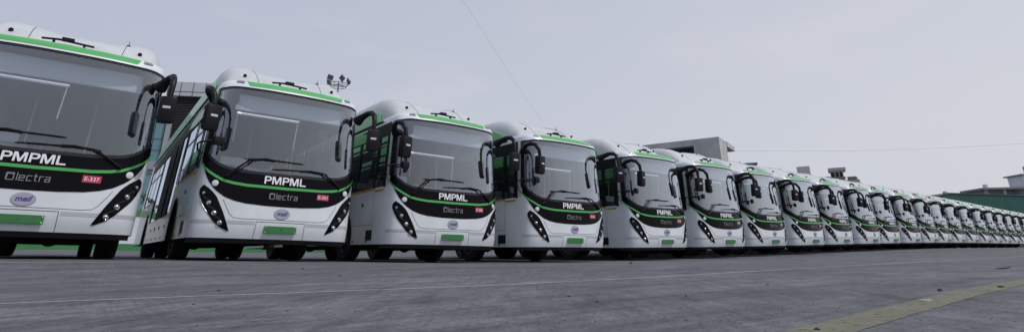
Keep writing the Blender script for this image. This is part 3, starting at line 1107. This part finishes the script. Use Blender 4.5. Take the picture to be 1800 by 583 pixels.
    MB().box((.02, .34, 2.565), (1.92, .10, .29), None, .02).build('destination_sign', M['sign'], B)
    bl = MB().tube([(-.92, .12, 2.325), (.09, .12, 2.325)], .026, 8).build('roller_blind', M['blind'], B)
    MB().tube([(-.91, .12, 2.31), (-.905, .125, 1.85)], .005, 4).build('blind_cord', M['cord'], bl)
    MB().tube([(.07, .12, 2.31), (.06, .125, 1.84)], .008, 4).build('blind_cord', M['cord'], bl)
    def seat(x, y, wdt, h0, nm='seat'):
        s_ = MB().box((x, y, h0), (wdt, .42, .10), None, .03)
        s_.box((x, y + .22, h0 + .36), (wdt, .09, .72), Matrix.Rotation(-.12, 3, 'X'), .03)
        s_.box((x, y, h0 - .22), (.06, .3, .4))
        q = s_.build(nm, M['seat'], B, smooth=True)
        MB().box((x, y + .255, h0 + .66), (wdt * .92, .11, .16), Matrix.Rotation(-.12, 3, 'X'), .03).build('headrest', M['cord'], q, smooth=True)
    seat(-.62, 1.15, .5, 1.05, 'driver_seat')
    pt = MB()
    pt.box((-.72, 1.75, 1.35), (.8, .04, .7))
    pt.build('driver_partition', M['inside'], B)
    for sg in (-1, 1):
        MB().tube([(sg * .55, 1.9, 2.35), (sg * .55, 10.5, 2.35)], .02, 6).build('hand_rail', M['amber'], B)
        MB().box((sg * 1.02, 6.4, 2.52), (.22, 9.5, .22), None, .04).build('ceiling_duct', M['cord'], B)
    for y in (2.3, 3.4, 6.0, 7.4):
        for x in (-.78, .78):
            seat(x, y, .82, .98)
    for (x, y) in ((-.35, 1.7), (.42, 1.5), (-.35, 4.4), (.35, 3.6), (.35, 6.6)):
        MB().tube([(x, y, .56), (x, y, 2.64)], .018, 6).build('grab_pole', M['silver'], B)
    # ---------------- number plate
    pl = MB().box((0, S(0, .482, .018).y, .482), (.50, .014, .112), None, .004).build('number_plate', M['plate'], B)
    for sx in (-.232, .232):
        for z in (.445, .52):
            bo = MB()
            bo.lathe([(.006, 0), (.006, .004), (.001, .006)], (sx, S(0, .482, .025).y, z), (0, -1, 0), 8)
            bo.build('plate_screw', M['bolt'], pl)
    return B, mk, pl

def kids(o):
    return [c for c in bpy.data.objects if c.parent is o]

B0, MK0, PL0 = make_bus()
CH = {}
for o in bpy.data.objects:
    if o.parent is not None:
        CH.setdefault(o.parent.name, []).append(o)
TREE = [(B0, None)]
def walk(o, acc):
    acc.append(o)
    for c in CH.get(o.name, []):
        walk(c, acc)
ALL = []
walk(B0, ALL)
ORDN = ['', 'first', 'second', 'third', 'fourth', 'fifth', 'sixth', 'seventh', 'eighth', 'ninth', 'tenth', 'eleventh', 'twelfth', 'thirteenth',
        'fourteenth', 'fifteenth', 'sixteenth', 'seventeenth', 'eighteenth', 'nineteenth', 'twentieth', 'twenty-first', 'twenty-second', 'twenty-third', 'twenty-fourth']
def copy_bus(i):
    mp_ = {}
    for o in ALL:
        c = o.copy()
        C.objects.link(c)
        mp_[o.name] = c
        if o.parent is not None:
            c.parent = mp_[o.parent.name]
    return mp_[B0.name], mp_[MK0.name], mp_[PL0.name]

BADGE = {}
def finish_bus(i, B, mk, pl):
    """number plate lettering and the red fleet badge, own to each bus"""
    txt = PLATES.get(i, 'MH12TV0535')
    ft = FLEET.get(i, 'E-338')
    key = (txt, ft)
    if key in BADGE:
        meshes = BADGE[key]
        a = bpy.data.objects.new('plate_lettering', meshes[0]); C.objects.link(a); a.parent = pl
        b = bpy.data.objects.new('fleet_badge', meshes[1]); C.objects.link(b); b.parent = mk
        c = bpy.data.objects.new('badge_lettering', meshes[2]); C.objects.link(c); c.parent = b
        return
    a = text_mesh('plate_lettering', txt, -.205, .205, .450, .516, M['plate_letter'], pl, 0.0275, bold=0.012, spacing=1.05)
    yp = S(0, .482, .0265).y
    for v in a.data.vertices:
        v.co.y = yp
    r = [[S(u_of_x(x), z, .0105) for x in linspace(.525, .735, 5)] for z in (1.000, 1.095)]
    b = MB().grid(r).build('fleet_badge', M['badge'], mk)
    c = text_mesh('badge_lettering', ft, .548, .712, 1.021, 1.073, M['letter'], b, 0.0125, bold=0.008)
    BADGE[key] = (a.data, b.data, c.data)

for i, (x, y) in enumerate(BUS, 1):
    if i == 1:
        B, mk, pl = B0, MK0, PL0
    else:
        B, mk, pl = copy_bus(i)
    B.location = (x, y, ZS[i - 1])
    if 1 < i < len(BUS):
        slp = (ZS[i] - ZS[i - 2]) / (2 * 3.25)
    elif i == 1:
        slp = (ZS[1] - ZS[0]) / 3.2
    else:
        slp = -0.003
    B.rotation_euler = (0, -atan(slp), TH + (radians(random.uniform(-.45, .45)) if i > 4 else 0))
    if i == 1:
        lab = 'white and green city bus cut off by the left edge, red badge E-337'
    elif i == 2:
        lab = 'white and green city bus with badge E-351, its long window side in view'
    elif i == 3:
        lab = 'white and green city bus right beside the one badged E-351'
    elif i == 4:
        lab = 'fourth white and green city bus counted from the left edge'
    else:
        lab = '%s white and green city bus counted from the left edge' % ORDN[i]
    if i >= 22:
        lab = '%s white and green bus, among the farthest at the right edge' % ORDN[i]
    tag(B, lab, 'bus', 'electric city buses parked in one long row')
for i in range(1, len(BUS) + 1):
    pass
roots = [o for o in bpy.data.objects if o.name.startswith('electric_bus')]
roots.sort(key=lambda o: o.location.x)
def find(root, base):
    return [o for o in FAM[root.name] if o.name.split('.')[0] == base][0]
FAM = {}
for o in bpy.data.objects:
    r = o
    while r.parent is not None:
        r = r.parent
    FAM.setdefault(r.name, []).append(o)
for i, r in enumerate(roots, 1):
    if i > 2:
        q = random.random()
        bl_ = find(r, 'roller_blind')
        bl_.location = (random.uniform(-.05, .08), 0, -.03 - (.22 * q if q > .5 else 0))
    finish_bus(i, r, find(r, 'front_panel'), find(r, 'number_plate'))

# ------------------------------------------------------------------ surroundings
# boundary wall behind the row, parallel to it
def sn_vec(s, n, z):
    x, y = from_sn(s, n)
    return Vector((x, y, z))
def wall():
    NW = 38.0
    W0 = empty('boundary_wall', at_ground(10, NW))
    tag(W0, 'long low white wall with green bands standing behind the buses', 'wall')
    inv = Vector(W0.location)
    def band(name, h0, h1, th, m):
        a, b, c, d = [], [], [], []
        for s in linspace(-45, 60, 60):
            g = Vector(at_ground(s, NW)).z
            a.append(sn_vec(s, NW - th / 2, g + h0) - inv)
            b.append(sn_vec(s, NW - th / 2, g + h1) - inv)
            c.append(sn_vec(s, NW + th / 2, g + h1) - inv)
            d.append(sn_vec(s, NW + th / 2, g + h0) - inv)
        MB().grid([a, b, c, d]).build(name, m, W0)
    band('wall_base', -.15, .36, .34, M['wallgreen'])
    band('wall_panel', .362, 1.85, .24, M['wallwhite'])
    band('wall_coping', 1.852, 2.2, .30, M['wallgreen'])
wall()

# clipped hedge behind the wall
def hedge():
    r = random.Random(11)
    mb = MB()
    for k in range(5200):
        s = r.uniform(-14, 26)
        n = r.uniform(39.2, 40.8)
        g = Vector(at_ground(s, 39)).z
        top = 3.1 + .35 * sin(s * .9) + .2 * sin(s * 2.3)
        z = g + r.uniform(.2, top)
        c = sn_vec(s, n, z)
        a = Vector((r.uniform(-1, 1), r.uniform(-1, 1), r.uniform(-1, 1))).normalized() * r.uniform(.10, .2)
        b = a.cross(Vector((r.uniform(-1, 1), r.uniform(-1, 1), r.uniform(-1, 1)))).normalized() * r.uniform(.07, .13)
        mb.add([c - a, c + b, c + a, c - b], [(0, 1, 2, 3)])
    o = mb.build('hedge', M['leaf'])
    tag(o, 'dark green leafy hedge growing behind the low white wall', 'hedge', kind='stuff')
hedge()

def bx(mb, x0, x1, y0, y1, z0, z1):
    mb.box(((x0 + x1) / 2, (y0 + y1) / 2, (z0 + z1) / 2), (x1 - x0, y1 - y0, z1 - z0))
    return mb

# office building on the left, seen between the first two buses
def office():
    yaw = radians(12)
    base = Vector((-38.5, 60, .0))
    O = empty('office_building', base, (0, 0, yaw))
    tag(O, 'tall office building with teal glass wall and dark louvres behind the first two buses', 'building')
    f = MB()
    bx(f, -8, 9, 4.0, 16, 0, 17.5)
    bx(f, -1.35, -.85, -.2, 4, 0, 17.6)
    bx(f, 1.75, 2.15, -.2, 4, 0, 17.6)
    bx(f, 1.75, 9, .3, 4, 0, 9)
    bx(f, -8, -1.3, .0, 4, 9.1, 9.95)
    f.build('frame', M['frame'], O)
    p = MB()
    bx(p, -1.9, 9, -.4, 4.4, 17.62, 19.3)
    p.build('parapet', M['parapet'], O)
    sm = MB()
    for x in linspace(-1.8, 8.8, 9):
        bx(sm, x - .03, x + .03, -.44, -.405, 17.64, 19.28)
    bx(sm, -1.9, 9, -.44, -.405, 18.1, 18.14)
    sm.build('parapet_joint', M['seam'], O)
    l = MB()
    for z in linspace(9, 17.4, 46):
        l.box((.45, .12, z), (2.55, .22, .05), Matrix.Rotation(.6, 3, 'X'))
    bx(l, -.85, 1.75, .3, .4, 8.8, 17.5)
    l.build('louvre', M['louvre'], O)
    g = MB()
    bx(g, -8, -1.36, .25, 3.9, 0, 9.08)
    bx(g, -8, -1.36, .25, 3.9, 9.97, 17.4)
    bx(g, -.84, 1.74, .42, 3.9, 0, 8.8)
    g.build('glass_wall', M['facade_glass'], O)
    m = MB()
    for x in linspace(-7.6, -1.6, 6):
        bx(m, x - .035, x + .035, .19, .245, .1, 9.05)
        bx(m, x - .035, x + .035, .19, .245, 10.0, 17.4)
    for z in (2, 4.2, 6.4, 8.6, 11.3, 12.6, 14.5, 15.2, 16.6):
        bx(m, -8, -1.4, .17, .188, z - .03, z + .03)
    m.build('mullion', M['seam'], O)
    # stair-well below the louvre
    return O
office()

# floodlight mast
def mast():
    top = at(595, 148, 55)
    O = empty('floodlight_mast', (top.x, top.y, .2))
    tag(O, 'tall floodlight mast with a ring of lamps rising behind the second bus', 'light mast')
    H = top.z - .2
    MB().tube([(0, 0, 0), (0, 0, H * .6), (0, 0, H + .3)], [.22, .13, .07], 10).build('pole', M['mast'], O, smooth=True)
    r = MB()
    for (z, rr) in ((0, 1.0), (-.32, .78)):
        r.tube([(rr * cos(a), rr * sin(a), H + z) for a in linspace(0, 2 * pi, 25)], .035, 6, caps=False)
    for k in range(6):
        a = k * pi / 3 + .3
        r.tube([(0, 0, H - .1), (cos(a), sin(a), H)], .025, 5)
        r.tube([(cos(a), sin(a), H), (.78 * cos(a), .78 * sin(a), H - .32)], .025, 5)
    r.build('ring', M['mast'], O)
    for (x, y, z, rz, tl) in ((-.78, -.5, .62, .25, .3), (-1.12, .2, .28, -.6, .3), (.55, -.6, .5, -.7, -.5), (1.05, .1, .35, -1.05, -.35)):
        rot = Matrix.Rotation(rz, 3, 'Z') @ Matrix.Rotation(tl, 3, 'Y') @ Matrix.Rotation(.5, 3, 'X')
        m = MB().box((x, y, H + z), (.62, .16, .56), rot, .03)
        m.tube([(x, y, H + z - .2), (x * .85, y * .8, H)], .03, 5)
        m.build('floodlight', M['mast'], O)
mast()

# hooded loudspeaker/flood fitting seen just above the roof edge of the second bus
# concrete block on the right
def concrete_block():
    D = 70
    corner = at(1263, 240, D)
    yaw = radians(-33)
    O = empty('concrete_building', (corner.x, corner.y, 0), (0, 0, yaw))
    tag(O, 'pale concrete building with long dark louvred opening and jutting roof slab', 'building')
    H = corner.z
    b = MB()
    # local: corner at origin, long face runs to -x, short face to +y
    bx(b, -3.4, 0, 0, 4.5, 0, H)
    bx(b, -22, -3.4, 0, 9, H - .85, H)
    bx(b, -22, -3.4, 0, 9, 0, H - 4.0)
    bx(b, -22, -21.5, 0, 9, H - 4, H - .85)
    b.build('wall', M['concrete'], O)
    s = MB()
    bx(s, -22.3, .08, 4.52, 9.6, H - .62, H + .05)
    s.build('roof_slab', M['concrete'], O)
    v = MB()
    bx(v, -21.5, -3.42, 1.6, 1.8, H - 4, H - .86)
    v.build('opening', M['darkvoid'], O)
    f = MB()
    for x in linspace(-15, -3.9, 30):
        bx(f, x - .04, x + .04, 1.2, 1.3, H - 4, H - .9)
    f.build('louvre', M['seam'], O)
concrete_block()

def low_roof():
    a = at(1283, 285, 85)
    O = empty('low_roof_block', (a.x, a.y, 0), (0, 0, radians(-20)))
    tag(O, 'low grey roof block just right of the concrete building', 'building')
    b = MB()
    bx(b, -6, 2.6, 0, 6, 0, a.z - .5)
    b.build('wall', M['concrete2'], O)
    r = MB()
    bx(r, -6.4, 4.0, -.3, 6.5, a.z - .5, a.z - .3)
    r.build('roof_slab', M['slab'], O)
low_roof()

def tank():
    a = at(1402, 293, 90)
    O = empty('roof_tank_tower', (a.x + .9, a.y, 0), (0, 0, radians(-28)))
    tag(O, 'cream concrete tank tower showing above the roofs of the far buses', 'building')
    b = MB()
    bx(b, -1.0, .95, 0, 1.6, 11.0, 13.15)
    b.build('tank', M['beige'], O)
    c = MB()
    bx(c, -3.8, 3.6, -.3, 8, 0, 11.2)
    c.build('wall', M['concrete2'], O)
    d = MB()
    bx(d, -3.9, -.2, -.45, 8.2, 11.21, 11.4)
    d.build('roof_slab', M['slab'], O)
tank()

def lookout():
    a = at(1480, 294, 90)
    O = empty('rooftop_room', (a.x, a.y, 0), (0, 0, radians(-30)))
    tag(O, 'grey rooftop room with windows all round and flat roof behind far buses', 'building')
    H = a.z
    b = MB()
    bx(b, -1.9, .05, .0, 2.4, 0, H - 1.55)
    bx(b, -1.9, .05, .0, 2.4, H - .72, H - .5)
    for x in (-1.9, -1.25, -.65, -.1):
        bx(b, x, x + .12, 0, .14, H - 1.56, H - .7)
    for y in (.6, 1.1, 1.7, 2.25):
        bx(b, -.09, .03, y, y + .12, H - 1.56, H - .7)
    bx(b, -6, 2.2, 1.0, 8, 0, H - 2.0)
    b.build('wall', M['concrete2'], O)
    g = MB()
    bx(g, -1.75, -.08, .12, 2.3, H - 1.56, H - .71)
    g.build('window', M['darkvoid'], O)
    r = MB()
    bx(r, -2.1, .45, -.35, 2.9, H - .5, H - .02)
    r.build('roof_slab', M['concrete2'], O)
    s = MB()
    bx(s, -2.05, .25, -.25, 2.6, H - 1.72, H - 1.56)
    bx(s, -5.2, -2.1, .6, 2.6, H - 1.62, H - 1.42)
    bx(s, .5, 1.8, .9, 1.1, H - 2.0, H - 1.5)
    s.build('ledge', M['slab'], O)
    t = MB()
    t.lathe([(.3, 0), (.3, .5), (.15, .6), (.001, .62)], (.9, 2.2, H - 2.0), (0, 0, 1), 12)
    t.lathe([(.3, 0), (.3, .5), (.15, .6), (.001, .62)], (1.7, 2.2, H - 2.0), (0, 0, 1), 12)
    t.build('water_tank', M['slab'], O)
lookout()

def shed():
    p0, p1, p2 = at(1630, 349, 75), at(1668, 340, 75), at(1800, 344, 75)
    O = empty('green_shed', (p0.x, p0.y, 0))
    tag(O, 'long shed clad in dark teal corrugated sheet behind the farthest buses', 'shed')
    k = (p2.z - p1.z) / (p2.x - p1.x)
    X1, X2 = p1.x - p0.x, 46
    Z0, Z1, Z2 = p0.z - .3, p1.z, p1.z + k * (X2 - X1)
    # corrugated cladding
    rows = [[], []]
    x = -1.0
    i = 0
    while x < X2:
        top = Z0 + (Z1 - Z0) * (x + 1) / (X1 + 1) if x < X1 else Z1 + k * (x - X1)
        y = 0.0 if i % 4 < 2 else .022
        rows[0].append((x, y, 0))
        rows[1].append((x, y, top))
        x += .09 if i % 2 else .11
        i += 1
    b = MB().grid(rows)
    b.build('cladding', M['teal'], O)
    r = MB()
    r.add([(-1, -.08, Z0), (X1, -.08, Z1), (X2, -.08, Z2), (X2, 22, Z2), (X1, 22, Z1), (-1, 22, Z0),
           (-1, -.08, Z0 + .12), (X1, -.08, Z1 + .12), (X2, -.08, Z2 + .12), (X2, 22, Z2 + .12), (X1, 22, Z1 + .12), (-1, 22, Z0 + .12)],
          [(0, 1, 4, 5), (1, 2, 3, 4), (6, 7, 10, 11), (7, 8, 9, 10), (0, 1, 7, 6), (1, 2, 8, 7), (2, 3, 9, 8), (3, 4, 10, 9), (4, 5, 11, 10), (5, 0, 6, 11)])
    r.build('roof', M['seam'], O)
    MB().lathe([(.3, 0), (.3, .15), (.16, .3), (.001, .34)], (X1, .6, Z1 + .1), (0, 0, 1), 12).build('vent', M['concrete2'], O)
shed()

def right_house():
    a = at(1729, 333, 90)
    O = empty('terraced_building', (a.x, a.y, 0), (0, 0, radians(-8)))
    tag(O, 'building at the right edge with dark roof slabs and a white block', 'building')
    s = MB()
    # canopy slab rising a little to the right
    for (x0, x1, z0, z1) in ((0, 12, a.z, a.z + .32),):
        bx(s, x0, x1, 0, 6, z0, z1)
    bx(s, -.5, 18, -.4, 8, 6.2, 6.5)
    bx(s, 6.1, 10.6, -.3, 4, a.z + 2.2, a.z + 2.4)
    s.build('roof_slab', M['slab'], O)
    w = MB()
    bx(w, .6, 1.0, .6, 1.0, 6.5, a.z)
    bx(w, 3.3, 3.7, .6, 1.0, 6.5, a.z)
    bx(w, 1.0, 12, 2.5, 6, 6.5, a.z)
    bx(w, 1, 18, 1, 8, 0, 6.2)
    w.build('pillar', M['concrete2'], O)
    v = MB()
    bx(v, 6.4, 10.4, -.1, 3.5, 6.5, a.z + 2.2)
    v.build('wall', M['wallwhite'], O)
    g = MB()
    bx(g, 6.9, 7.5, -.16, -.11, a.z + .6, a.z + 1.1)
    bx(g, 8.4, 9.2, -.16, -.11, a.z + .4, a.z + 1.4)
    g.build('window', M['darkvoid'], O)
    t = MB()
    bx(t, 8.6, 10.2, .4, 2.6, a.z + 2.41, a.z + 3.9)
    t.build('stair_head', M['concrete2'], O)
    u = MB()
    u.lathe([(.35, 0), (.35, .6), (.1, .75), (.001, .76)], (1.2, 1.2, a.z + .32), (0, 0, 1), 12)
    u.build('water_tank', M['wallwhite'], O)
right_house()

# wires
def wire(p, D0, D1, r, label):
    pts = []
    for k, (x, y) in enumerate(p):
        pts.append(at(x, y, D0 + (D1 - D0) * k / (len(p) - 1)))
    o = MB().tube(pts, r, 5).build('overhead_wire', M['wire'])
    tag(o, label, 'wire')
wire([(740, -110), (813, 0), (852, 60), (888, 118), (925, 175), (955, 215)], 19, 30, .0032, 'thin steep wire crossing the sky above the third and fourth buses')
wire([(1285, 265), (1400, 265.5), (1500, 265), (1600, 262.5), (1700, 258), (1860, 249)], 80, 84, .011, 'faint level wire crossing the sky at the far right')

# ------------------------------------------------------------------ loose things on the floor
def gpt(px, py):
    d = fwd + rt * ((px - 900) / FPX) + up * (-(py - CY) / FPX)
    t = 0.5
    for _ in range(4000):
        P = Vector((0, 0, CAMH)) + d * t
        if P.z <= zg(P.x, P.y):
            return P
        t += 0.004 + t * 0.002
    return P
def pebble_mb(mb, c, r, rnd, flat=.6):
    bm = bmesh.new()
    bmesh.ops.create_icosphere(bm, subdivisions=1, radius=1)
    bm.verts.ensure_lookup_table()
    q = rnd.uniform(0, 6.28)
    sx, sy = rnd.uniform(.8, 1.5), rnd.uniform(.6, 1)
    vs = []
    for v in bm.verts:
        k = rnd.uniform(.75, 1.15) * r
        x, y, z = v.co.x * sx * k, v.co.y * sy * k, v.co.z * flat * k
        vs.append((c[0] + x * cos(q) - y * sin(q), c[1] + x * sin(q) + y * cos(q), c[2] + z + r * flat * .6))
    mb.add(vs, [[v.index for v in f.verts] for f in bm.faces])
    bm.free()
rnd = random.Random(5)
for (px, py, r) in ((385, 511, .0085), (340, 535, .006), (532, 472, .012), (598, 485, .012), (1109, 463, .025), (1437, 580, .0065),
                    (1652, 511, .012), (505, 546, .004), (1206, 521, .006), (1000, 521, .005), (1050, 530, .005), (1760, 505, .01), (1350, 500, .007)):
    p = gpt(px, py)
    o = MB()
    pebble_mb(o, (0, 0, 0), r, rnd)
    o = o.build('stone', M['stone'])
    o.location = p
    tag(o, 'small dark stone lying loose on the grey concrete yard', 'stone', 'loose stones on the concrete')
g = MB()
for k in range(650):
    t = rnd.random()
    if k % 2:
        px, py = rnd.uniform(850, 1800), rnd.uniform(492, 575)
    else:
        px, py = rnd.uniform(0, 1800), rnd.uniform(475, 583)
    s, n = to_sn(*gpt(px, py)[:2])
    s += rnd.gauss(0, .1)
    c = at_ground(s, n)
    pebble_mb(g, c, rnd.uniform(.0006, .0019) * (1 + n * .35), rnd, .5)
g = g.build('grit', M['gritcol'])
tag(g, 'fine dark grit scattered over the concrete', kind='stuff')
p = gpt(1628, 529)
lf = MB()
lf.grid([[(x, w * (.011 - 18 * x * x * .6) * 1.0, .003 + abs(x) * .12 + .002 * w) for x in linspace(-.022, .022, 7)] for w in (-1, 0, 1)])
lf = lf.build('dry_leaf', M['dryleaf'])
lf.location = p
lf.rotation_euler = (0, 0, .2)
tag(lf, 'pale dry leaf lying on the worn yellow line', 'leaf')
p = gpt(1768, 473)
tw = MB().tube([(-.07, 0, .006), (-.02, .006, .008), (.03, 0, .012), (.06, .02, .022)], [.003, .006, .004, .002], 6).build('twig', M['stone'])
tw.location = p
tag(tw, 'dark bent twig lying on the concrete near the right edge', 'twig')
